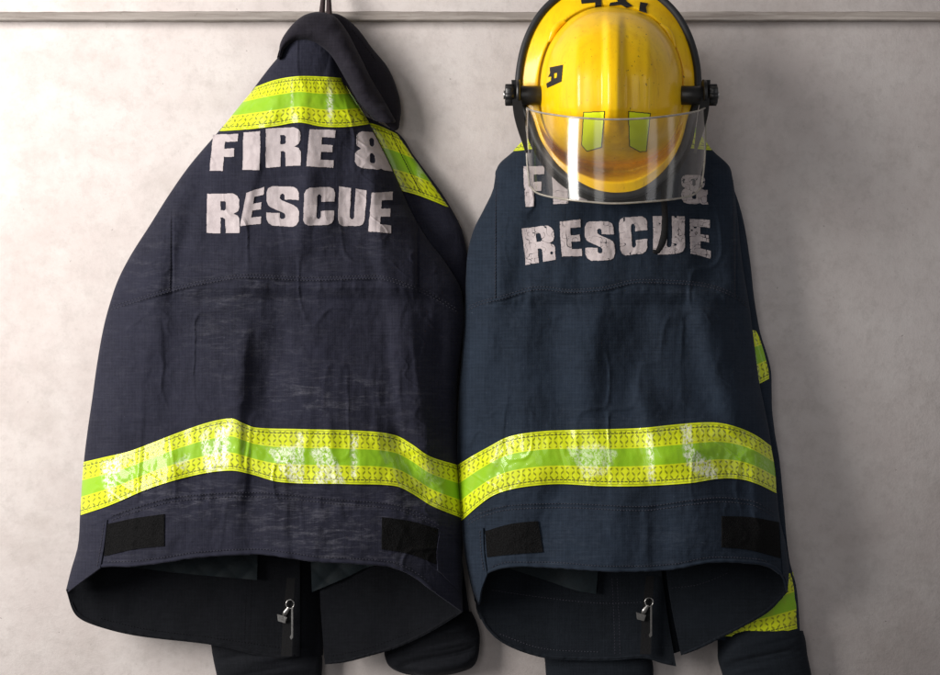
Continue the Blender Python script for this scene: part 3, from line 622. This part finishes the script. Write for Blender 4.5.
    # sleeves hanging against the wall
    o, sd = limb('sleeve', [(118, 355), (160, 372), (250, 380), (400, 385), (600, 392), (700, 392)], [(118, 366), (124, 378), (135, 398), (154, 411), (206, 448), (235, 462), (265, 466.5), (300, 466), (350, 458), (400, 452), (500, 455), (630, 470)], 118, 640,
                 [(118, .022), (200, .026), (300, .030), (640, .030)], [(118, .010), (160, .016), (300, .022), (640, .020)], m_cloth_l, t, 61, 200, 64)
    patch('reflective_tape', [(366, 122), (380, 126), (397, 134)], [(399, 190), (420, 196), (448.5, 207)], [(366, 122), (380, 155), (399, 190)], [(397, 134), (411, 154), (430, 181), (448.5, 207)], lambda x, y: sd(x, y)+.006, m_tape_l, t, 60, 50, .0018, uvs=46, attr={'wear_and_light': blobs([(420, 172, 3, 8, .5)])})
    vstitches('stitching', [(391, 133), (400, 152), (421, 194)], lambda x, y: sd(x, y)+.0085, m_thread_d, t, 2.6, 2.2, .9)
    limb('cuff', [(612, 398), (622, 391), (640, 385), (655, 386), (668, 392), (676, 400)], [(612, 470), (622, 475), (638, 478.5), (655, 477), (666, 472), (676, 455)], 612, 674,
         [(612, .030), (676, .030)], [(612, .022), (640, .028), (676, .022)], m_inner_l, t, 63, 90, 96, 12, .016)
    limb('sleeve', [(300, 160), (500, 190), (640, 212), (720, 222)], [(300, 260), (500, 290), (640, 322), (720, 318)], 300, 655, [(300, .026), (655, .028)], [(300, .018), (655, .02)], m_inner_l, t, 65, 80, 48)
    limb('cuff', [(648, 213), (660, 215), (680, 219), (720, 222)], [(648, 318), (660, 321), (680, 320), (720, 316)], 648, 720, [(648, .028), (720, .028)], [(648, .025), (720, .025)], m_inner_l, t, 67, 60, 64, 0, .012)
    return t
left_jacket()

# ================================================================== RIGHT JACKET
def right_jacket():
    t = thing('turnout_jacket', 'navy FIRE & RESCUE coat with cracked lettering, hanging behind the yellow helmet', 'coat', tuple(Wd(A(620.), A(660.), 0.06)[0]), 'fire coats hanging on the wall')
    L = [(30, 585), (60, 575), (100, 552), (130, 532), (150, 515), (166, 498), (190, 493), (229, 474), (251, 468), (300, 465), (340, 463), (400, 458.5), (460, 457), (520, 460.5), (550, 464), (590, 472), (605, 478), (630, 480)]
    R = [(30, 640), (60, 650), (100, 676), (130, 698), (149, 711), (166, 729), (195, 735), (260, 742), (310, 750), (380, 759), (430, 769), (493, 777), (520, 780), (545, 786), (570, 789), (600, 787), (630, 786)]
    edge = [(30, .045), (150, .055), (300, .062), (450, .078), (600, .088)]
    amp = [(30, .03), (100, .045), (160, .060), (250, .080), (350, .090), (480, .112), (600, .125)]
    yoke = [(464, 314), (480, 307), (500, 302), (540, 292), (570, 295), (600, 293), (640, 285), (690, 287), (735, 300), (752, 314)]
    hemseam = [(460, 528), (480, 516), (510, 508), (560, 506), (640, 509), (690, 503), (720, 500), (750, 503), (782, 520)]
    folds = [(600, 300, 575, 420, .010, 26, 1), (560, 300, 560, 430, -.010, 20), (640, 380, 668, 470, .010, 14, -1), (500, 260, 482, 420, .010, 16, -1), (700, 300, 742, 420, .014, 20, -1), (645, 300, 640, 400, -.007, 16),
             (520, 330, 540, 480, .006, 22), (545, 200, 520, 290, -.006, 12), (700, 210, 715, 290, -.007, 12), (600, 240, 610, 290, .006, 16), (475, 440, 470, 520, -.006, 8), (690, 430, 705, 560, .008, 24), (560, 480, 545, 570, -.007, 18),
             (740, 200, 745, 300, .004, 5), (630, 480, 620, 570, .006, 18), (760, 440, 765, 540, .006, 9)]
    folds = [(f[0], f[1], f[2], f[3], f[4]*1.7)+tuple(f[5:]) for f in folds]
    dep0, Lf, Rf = make_depth(L, R, edge, amp, folds, [(yoke, 1), (hemseam, .9)], 211)
    def dep(px, py):
        g = np.clip((py-165)/12, 0, 1)*np.clip((305-py)/12, 0, 1)
        s = .005*(1/(1+np.exp((px-735)/1.2)))*g+.004*(1/(1+np.exp(-(px-496)/1.2)))*g-.003*np.exp(-((px-497)/1.1)**2)*g-.003*np.exp(-((px-736)/1.1)**2)*g
        return dep0(px, py)+s
    ys = (30, 60, 100, 130, 150, 166, 190, 210, 229, 251, 275, 300, 340, 370, 400, 430, 460, 490, 520, 550, 590, 605)
    left = [(Lf(y).item(), y) for y in ys]
    right = [(Rf(y).item(), y) for y in (30, 60, 100, 130, 149, 166, 180, 195, 225, 260, 285, 310, 345, 380, 405, 430, 460, 493, 520, 545, 570, 592)]
    hem = [(478, 605), (480, 588), (487, 574), (508, 567), (545, 567), (609, 571), (640, 571), (672, 569), (714, 562), (757, 564), (772, 568), (783, 577), (787.5, 592)]
    wear_and_light = blobs([(560, 296, 70, 8, .6), (690, 290, 40, 8, .5), (700, 540, 60, 20, .5), (560, 540, 60, 24, .35), (520, 300, 30, 60, .25), (650, 420, 80, 8, .5), (640, 566, 120, 6, .7), (560, 470, 90, 60, .15), (733, 240, 4, 50, .6)])
    patch('back_panel', [(585, 30), (612, 26), (640, 30)], hem, left, right, dep, m_cloth_r, t, 420, 560, .0030, -1, edge=.75, attr={'wear_and_light': wear_and_light})
    def fdep(px, py):
        l, r = Lf(np.minimum(py, 610)), Rf(np.minimum(py, 610)); u = np.clip((px-l)/(r-l), 0, 1); q = np.clip(1-np.abs(2*u-1)**2.6, 0, 1)
        return pch(edge)(py)-.030*np.sqrt(q)+.008*fbm(px/40, py/70, 27, 3)*np.clip(q*3, 0, 1)
    rolled_hem('rolled_hem', hem[1:-1], lambda x, y: dep(x, y)-.001, m_cloth_r, t)
    inner_panel('front_panel', [(585, 40), (612, 40)], [(478, 605), (484, 624), (503, 643), (541, 657), (580, 660), (613, 660), (644, 658), (662, 663), (676, 666)],
                left, [(612, 40), (630, 250), (642, 450), (660, 560), (668, 620), (676, 666)], fdep, m_inner_r, t)
    inner_panel('front_panel', [(618, 40), (640, 40)], [(681, 655), (700, 648), (720, 638), (742, 627), (769, 611), (787.5, 592)],
                [(618, 40), (640, 250), (655, 450), (666, 571), (672, 610), (681, 655)], right, lambda px, py: fdep(px, py)+.012*np.clip((py-450)/80, 0, 1)*np.clip((787-px)/40, 0, 1), m_inner_r, t)
    rolled_hem('rolled_hem', [(481, 614), (486, 626), (503, 642), (541, 656), (580, 659), (613, 659), (644, 657), (662, 662), (675, 665)], lambda x, y: fdep(x, y)+.0012, m_inner_r, t)
    rolled_hem('rolled_hem', [(682, 655), (700, 647.5), (720, 637.5), (742, 626.5), (767, 611), (783, 596)], lambda x, y: fdep(x, y)+.012*np.clip((787-x)/40, 0, 1)+.0012, m_inner_r, t)
    vstitches('stitching', [(500, 634), (541, 648), (600, 652)], lambda x, y: fdep(x, y)+.0022, m_thread, t)
    vstitches('stitching', [(612, 578), (614, 620), (615, 657)], lambda x, y: fdep(x, y)+.002, m_thread, t)
    vstitches('stitching', [(617, 578), (619, 620), (620, 657)], lambda x, y: fdep(x, y)+.002, m_thread, t)
    vstitches('stitching', [(492, 590), (540, 597), (600, 603), (648, 602)], lambda x, y: fdep(x, y)+.002, m_thread, t)
    vstitches('stitching', [(672, 588), (700, 584), (730, 572)], lambda x, y: fdep(x, y)+.015, m_thread, t)
    patch('storm_flap', [(640, 480), (700, 480)], [(640, 652), (665, 655), (690, 648)], [(640, 480), (640, 652)], [(700, 480), (697, 560), (690, 648)], lambda px, py: .044+.002*np.sin(px/4)+0*py, m_inner_r, t, 20, 40, .002)
    zipper(t, 645, 610, .080)
    def qd(px, py): return .072+.003*np.sin(px/9)+.0015*fbm(px/8, py/8, 3)
    patch('lining', [(500, 545), (600, 548)], [(508, 568), (545, 580), (575, 590), (596, 594)], [(500, 545), (508, 568)], [(600, 548), (598, 570), (596, 594)], qd, m_lining, t, 60, 30, .003)
    # hem flaps and hook tape
    patch('side_flap', [(463, 536), (472, 530), (483, 528)], [(479, 603), (481, 590), (487, 574)], [(463, 536), (467, 560), (479, 603)], [(483, 528), (484, 552), (487, 574)], lambda x, y: dep(x, y)+.0035, m_cloth_r, t, 30, 50, .003)
    vstitches('stitching', [(480, 531), (481, 552), (484, 572)], lambda x, y: dep(x, y)+.0038, m_thread, t)
    patch('side_flap', [(780, 520), (784, 530), (787, 542)], [(783, 574), (786, 580), (787.8, 588)], [(780, 520), (781, 548), (783, 574)], [(787, 542), (789, 560), (787.8, 588)], lambda x, y: dep(x, y)+.0035, m_cloth_r, t, 20, 30, .003)
    patch('hook_tape', [(485, 531), (510, 524), (538, 521)], [(487, 557), (515, 554), (543, 552)], [(485, 531), (487, 557)], [(538, 521), (543, 552)], lambda x, y: dep(x, y)+.0022, m_velcro, t, 50, 30, .002)
    patch('hook_tape', [(722, 516), (750, 517), (779, 522)], [(722, 547), (750, 550), (781, 558)], [(722, 516), (722, 547)], [(779, 522), (781, 558)], lambda x, y: dep(x, y)+.0022, m_velcro, t, 50, 30, .002)
    y_f, h_f, h2 = pch(yoke), pch(hemseam), pch(hem[2:-2])
    stitches('stitching', lambda x: y_f(x).item()-2.5, 468, 748, dep, m_thread, t)
    stitches('stitching', lambda x: y_f(x).item()-5.4, 469, 747, dep, m_thread, t)
    stitches('stitching', lambda x: h_f(x).item()-2.5, 468, 772, dep, m_thread, t)
    stitches('stitching', lambda x: h_f(x).item()+1.5, 468, 773, dep, m_thread, t)
    stitches('stitching', lambda x: h2(x).item()-5, 492, 765, dep, m_thread, t)
    vstitches('stitching', [(496, 175), (495.5, 230), (495, 300)], dep, m_thread, t)
    vstitches('stitching', [(733, 180), (734, 230), (735, 298)], dep, m_thread, t)
    glare = glare_patches([(.55, [(566, 447), (600, 444), (618, 452), (606, 474), (584, 478), (574, 462)]), (1, [(647, 434), (652, 433), (654, 480), (650, 484), (648, 460)]), (1, [(681, 425), (690, 424), (693, 448), (702, 456), (717, 468), (717, 480), (696, 474), (686, 462), (683, 444)])], [(497, 452, 3, 16, .3), (765, 468, 8, 20, .2)])
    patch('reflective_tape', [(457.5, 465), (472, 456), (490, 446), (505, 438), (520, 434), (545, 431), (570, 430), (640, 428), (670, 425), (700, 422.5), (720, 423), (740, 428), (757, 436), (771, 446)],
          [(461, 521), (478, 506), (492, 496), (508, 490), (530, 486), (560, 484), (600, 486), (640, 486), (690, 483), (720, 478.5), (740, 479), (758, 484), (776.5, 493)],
          [(457.5, 465), (458, 490), (461, 521)], [(771, 446), (775, 470), (776.5, 493)], lambda x, y: dep(x, y)+.0026, m_tape_r, t, 400, 50, .0018, uvs=325, edge=.3, attr={'wear_and_light': glare})
    patch('reflective_tape', [(548, 104), (580, 98), (612, 97), (650, 99), (676, 103)], [(513, 151), (560, 146), (612, 144), (665, 146), (712, 150)],
          [(548, 104), (532, 130), (513, 151)], [(676, 103), (696, 128), (712, 150)], lambda x, y: dep(x, y)+.0026, m_tape_r, t, 160, 40, .0018, uvs=180)
    z = lambda *p: zq(500, 90, .2813, *p)
    word('printed_word', [('R', z((78,492),(190,482),(200,602),(92,622))), ('E', z((212,468),(285,462),(292,590),(220,592))), ('S', z((300,468),(402,468),(410,605),(305,607))), ('C', z((420,455),(522,448),(524,580),(430,590))), ('U', z((543,448),(655,450),(657,580),(545,585))), ('E', z((675,460),(745,462),(750,600),(678,582)))], dep, m_ink_r, t, 1, None, 25)
    word('printed_word', [('F', z((82,272),(160,270),(152,412),(90,415))), ('I', z((183,278),(240,276),(243,405),(190,406))), ('R', z((262,275),(365,272),(368,390),(268,396))), ('E', z((388,270),(470,270),(472,386),(392,388))), ('&', z((642,300),(736,303),(740,406),(646,404)))], dep, m_ink_r, t, .8, None, 35)
    # sleeve along the right side with its dirty tape
    o, sd = limb('sleeve', [(180, 700), (300, 700), (450, 712), (560, 714), (640, 714)], [(180, 728), (195, 734.5), (260, 748.5), (300, 753), (327, 757.5), (377, 770), (405, 770.5), (430, 773), (460, 778), (500, 782), (560, 788), (588, 795), (640, 799)], 180, 640,
                 [(180, .042), (300, .038), (640, .034)], [(180, .018), (300, .024), (640, .026)], m_cloth_r, t, 81, 240, 72, 0, .004)
    patch('reflective_tape', [(735, 329), (745, 329), (757.5, 327)], [(738, 385), (755, 385), (770.5, 378)], [(735, 329), (738, 385)], [(757.5, 327), (764, 352), (770.5, 378)], lambda x, y: sd(x, y)+.0045, m_tape_r, t, 50, 40, .0015, uvs=36)
    patch('reflective_tape', [(721, 598), (755, 588), (794, 577)], [(724, 636), (760, 637), (799, 629)], [(721, 598), (724, 636)], [(793, 572), (797, 600), (799, 628)], lambda x, y: sd(x, y)+.0045, m_tape_d, t, 60, 40, .0015, uvs=70)
    limb('cuff', [(628, 726), (640, 719), (655, 719), (675, 724), (720, 732)], [(626, 800), (640, 804), (655, 806), (675, 810), (720, 815)], 631, 720, [(626, .034), (720, .034)], [(626, .028), (640, .034), (720, .032)], m_inner_r, t, 83, 90, 96, 0, .012)
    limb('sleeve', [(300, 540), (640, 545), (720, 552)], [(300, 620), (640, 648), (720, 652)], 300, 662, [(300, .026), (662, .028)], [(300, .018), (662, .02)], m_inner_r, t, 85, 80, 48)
    limb('cuff', [(655, 546), (670, 547), (720, 552)], [(655, 650), (670, 652), (720, 650)], 656, 720, [(655, .028), (720, .028)], [(655, .025), (720, .025)], m_inner_r, t, 87, 30, 64)
    return t
right_jacket()

# ================================================================== HELMET
def helmet():
    t = thing('fire_helmet', 'scratched yellow fire helmet with clear visor, hung over the navy coat', 'helmet', tuple(Wd(A(611.), A(198.), 0.16)[0]))
    cx, cy = 611., 94.; B0 = .178
    # dome outline radius by angle (0 = right, counter-clockwise up)
    DL = crv([(682.5, 94), (681, 66), (672, 42), (656, 22), (636, 11), (614, 7), (590, 9), (568, 21), (551, 42), (542, 68), (540, 94), (543, 120), (553, 142), (573, 157), (595, 163), (613, 164), (632, 163), (653, 156), (670, 142), (680, 120), (682.5, 94)])
    NR, NA = 120, 240
    a = np.linspace(0, 1, NA, endpoint=False); E = DL(a)
    r = 1-(1-np.linspace(0, 1, NR))**1.7
    ex, ey = E[:, 0][None]-cx, E[:, 1][None]-cy; R_, _ = np.meshgrid(r, a, indexing='ij')
    px, py = cx+R_*ex, cy+R_*ey
    def dome_d(px, py, rr):
        h = .150*np.power(np.clip(1-rr**2.2, 0, 1), .58)
        x = px-(cx+2.5)
        up = np.clip((140-py)/30, 0, 1)*np.clip((1-rr)*5, 0, 1)
        rid = .0120*np.exp(-(np.abs(x)/9.0)**4)+.0022*np.exp(-((np.abs(x)-36)/5.)**2)
        return B0+h+rid*up
    d = dome_d(px, py, R_)
    at = np.clip((py-156)/8, 0, 1)*.7+blobs([(665, 60, 10, 24, .5), (550, 155, 6, 8, 1.2)])(px, py)  # grime, plus shade painted along the dome's lower edge
    dome = mesh('shell', Wd(px, py, d), gridfaces(NR, NA, True)[:, ::-1], m_shell, t, attr={'wear_and_light': at}); solid(dome, .003, 1)
    # flange where the dome meets the brim + brim
    OY = crv([(695, 94), (693.5, 66), (686, 38), (672, 14), (650, -5), (628, -13), (609, -15), (588, -13), (566, -4), (545, 14), (531, 38), (523.5, 66), (522.5, 94), (532, 118), (541, 142), (560, 168), (588, 187), (613, 193), (640, 189), (664, 171), (680, 146), (688, 118), (695, 94)])
    n2 = 40; s = np.linspace(0, 1, n2); O = OY(a)
    # pair the two outlines by angle
    ang = lambda P: np.unwrap(np.arctan2(-(P[:, 1]-cy), P[:, 0]-cx))
    th = np.linspace(0, 2*math.pi, NA, endpoint=False)
    def polar(Cv):
        q = Cv(np.linspace(0, 1, 2000)); an = np.arctan2(-(q[:, 1]-cy), q[:, 0]-cx) % (2*math.pi); rad = np.hypot(q[:, 0]-cx, q[:, 1]-cy)
        o = np.argsort(an); an, rad = an[o], rad[o]
        return lambda th_: np.interp(np.asarray(th_) % (2*math.pi), np.r_[an[-1]-2*math.pi, an, an[0]+2*math.pi], np.r_[rad[-1], rad, rad[0]])
    rD, rO = polar(DL), polar(OY)
    S, TH = np.meshgrid(s, th, indexing='ij'); RI = rD(TH)*.985; RO = rO(TH); rad = RI+(RO-RI)*S
    def brim_d(S, TH):
        upn = np.clip(np.sin(TH), 0, 1); dn = np.clip(-np.sin(TH), 0, 1)
        b = B0+.002-.010*np.exp(-(S/.13)**2)-.012*S-.022*S*upn + dn**3*(-.034*np.sin(np.pi*np.clip(S/.62, 0, 1))+.040*(lambda q: q*q*(3-2*q))(np.clip((S-.25)/.45, 0, 1)))
        return b
    bx, by, bd = cx+rad*np.cos(TH), cy-rad*np.sin(TH), brim_d(S, TH)
    br = mesh('brim', Wd(bx, by, bd), gridfaces(n2, NA, True)[:, ::-1], m_shell, t, attr={'wear_and_light': blobs([(613, 171, 40, 6, 1.0)])(bx, by)}); solid(br, .003, 1)  # brim colour carries grime and the painted crease shadow under the dome
    def rim_pt(q, dr=0, dd=0):
        r_ = rO(q)+dr; return (cx+r_*np.cos(q), cy-r_*np.sin(q), float(brim_d(np.array(1.), np.array(q)))+dd)
    tube('rim_trim', [rim_pt(q, 3.2, -.001) for q in np.linspace(0, 2*math.pi, 73)], .0062, m_rubber, t, 240, 12, closed=True)
    # dark inner skirt showing under the lower brim
    n3 = 20; S3, TH3 = np.meshgrid(np.linspace(0, 1, n3), np.linspace(math.pi*1.0, math.pi*2.0, 120), indexing='ij')
    wid = 3+14*np.abs(np.sin(2*TH3))**.6*(1-.35*np.abs(np.sin(TH3)))+8*np.abs(np.sin(TH3))**6; r3 = rO(TH3)-6+(wid+3)*S3
    mesh('ear_flap', Wd(cx+r3*np.cos(TH3), cy-r3*np.sin(TH3), .150+.022*S3), gridfaces(n3, 120)[:, ::-1], m_strap, t)
    def rr_of(px, py):
        th_ = np.arctan2(-(py-cy), px-cx); return np.hypot(px-cx, py-cy)/rD(th_)
    dm = lambda px, py: dome_d(px, py, np.clip(rr_of(px, py), 0, .999))
    def brd(px, py):
        th_ = np.arctan2(-(py-cy), px-cx); rr = np.hypot(px-cx, py-cy); s_ = (rr-rD(th_)*.985)/(rO(th_)-rD(th_)*.985); return brim_d(np.clip(s_, 0, 1), th_)
    # black marks on the dome and on the brim
    cells('black_mark', lambda X, Y: (inpoly(X, Y, [(549.5, 67.5), (562.8, 64.8), (561.3, 81.5), (555, 84.6), (546.9, 88.2), (546.2, 83.6), (550.8, 80.8), (551.2, 76.6), (548, 77.2), (550, 73)]) & ~inpoly(X, Y, [(554, 73.4), (557, 72.8), (556.6, 77.6), (553.8, 78.6)])), 544, 62, 566, 91, dm, m_mark, t, .3, .0014)
    marks = [[(580, -6), (601, -8), (601.5, 7.3), (595.2, 7.3), (595.2, 2.2), (581.5, 3.6)], [(586, 11), (590, 8.6), (596, 7.2), (601, 7.2), (600, 8.6), (594, 9.6), (588, 12)],
             [(609, -8), (625, -7), (626, 1), (632.5, 5.8), (626.5, 8.2), (621, 4.8), (609, 6.4), (610, 2.8), (618, 1.6), (616, -2), (609, -1)], [(640.3, 2), (648.2, 3.4), (646, 7), (647, 13.2), (639, 11)]]
    for mk in marks:
        xs = [p[0] for p in mk]; ys = [p[1] for p in mk]
        cells('black_mark', lambda X, Y: inpoly(X, Y, mk) & (rr_of(X, Y) > .99), min(xs)-1, min(ys)-1, max(xs)+1, max(ys)+1, brd, m_mark, t, .3, .0050 if 0 else .0022)
    # lime stickers low on the front of the dome
    for q in ([(583.2, 112.2), (604.9, 111.2), (601.8, 147.8), (586.8, 151.9), (581.2, 145.3)], [(628.2, 111.2), (650.9, 113.2), (646.7, 151.9), (639.8, 152.3), (629.2, 146.4)]):
        cells('sticker_edge', lambda X, Y: inpoly(X, Y, q), 580, 108, 654, 156, dm, m_mark, t, .4, .0011)
    for q in ([(584, 113), (604, 112), (601, 147), (587, 151), (582, 145)], [(629, 112), (650, 114), (646, 151), (640, 151.5), (630, 146)]):
        cells('reflective_sticker', lambda X, Y: inpoly(X, Y, q), 580, 108, 654, 156, dm, m_sticker, t, .4, .0016)
    # raised lugs at the sides of the dome
    for sx in (-1, 1):
        V = []
        pts = [(565+0, 21), (557, 27), (553, 33), (549, 42)] if sx < 0 else [(660, 24), (667, 31), (671, 38), (675, 48)]
        tube('lug', [(x, y, B0+.004) for x, y in pts], [.003, .006, .006, .002], m_shell, t, 24, 10)
    # visor mounts: barrel, bracket arm, knob on each side
    def cyl(name, x0, x1, y, dp, r, mat, n=32, ribs=0):
        ax = np.linspace(0, 1, 12); q = np.linspace(0, 2*math.pi, n, endpoint=False)
        prof = [(0, .0), (0, .86), (.06, 1), (.94, 1), (1, .86), (1, 0)]
        V = []
        for u, rad_ in prof:
            rr = r*rad_*(1+(.07*np.sign(np.sin(q*8)) if ribs else 0))
            c = Wd(A(x0+(x1-x0)*u), A(y), dp)[0]
            V.append(np.stack([np.full(n, c[0]), c[1]+rr*np.cos(q), c[2]+rr*np.sin(q)], -1))
        F = gridfaces(len(prof), n, True)
        return mesh(name, np.array(V), F if x1 < x0 else F[:, ::-1], mat, t, smooth=False)
    for sx in (-1, 1):
        X = (lambda v: 611+sx*v)
        cyl('barrel', X(68), X(96), 95.5, .190, .0155, m_black)
        cyl('mount_flange', X(91), X(95), 93, .191, .0215, m_black)
        cyl('knob', X(97), X(106), 95, .193, .0165, m_black, 48, 1)
        cyl('screw', X(106), X(107.5), 95, .193, .007, m_metal)
        y0, y1 = 82, 152
        patch('bracket_arm', [(X(99.5), 80), (X(94), 80)][::(1 if sx < 0 else -1)], [(X(85.5), 152), (X(83), 152)][::(1 if sx < 0 else -1)],
              ([(X(99.5), 80), (X(97), 115), (X(85.5), 152)] if sx < 0 else [(X(94), 80), (X(87), 115), (X(83), 152)]),
              ([(X(94), 80), (X(87), 115), (X(83), 152)] if sx < 0 else [(X(99.5), 80), (X(97), 115), (X(85.5), 152)]), lambda x, y: .194+.0006*(y-80), m_black, t, 12, 30, .004)
    # visor shell
    def vd(px, py, s, t_): return .208+.152*np.power(np.clip(1-np.abs(2*s-1)**2.2, 0, 1), .55)-.012*t_
    top = [(527, 108), (532, 110.5), (545, 113.5), (575, 117.5), (613, 119.5), (650, 118), (680, 114.5), (698, 111), (705, 108)]
    bot = [(529.5, 186), (537, 193), (556, 198), (585, 201.5), (613, 203.5), (645, 202), (675, 199), (694, 194.5), (701.5, 187)]
    left = [(527, 108), (526.5, 130), (527, 160), (529.5, 186)]; right = [(705, 108), (705.5, 130), (704.5, 160), (701.5, 187)]
    v = patch('visor', top, bot, left, right, vd, m_visor, t, 140, 40, 0, edge=1.0)
    px, py, s_, t_ = coons(top, bot, left, right, 140, 40, 1.0); dd = vd(px, py, s_, t_)
    loop = [(px[0, j], py[0, j], dd[0, j]) for j in range(140)]+[(px[i, -1], py[i, -1], dd[i, -1]) for i in range(1, 40)]+[(px[-1, j], py[-1, j], dd[-1, j]) for j in range(138, -1, -1)]+[(px[i, 0], py[i, 0], dd[i, 0]) for i in range(38, -1, -1)]
    tube('visor_edge', loop, .0016, m_vedge, v, 700, 6)
    # chin strap hanging below
    tube('chin_strap', [(664, 178, .17), (664, 200, .170), (665, 220, .172), (663, 240, .176), (657, 252, .182), (653, 251, .184)], [.0052, .0052, .0050, .0052, .0060, .003], m_strap, t, 50, 12, flat=.5)
    return t
helmet()
print('objects', len(C.objects))
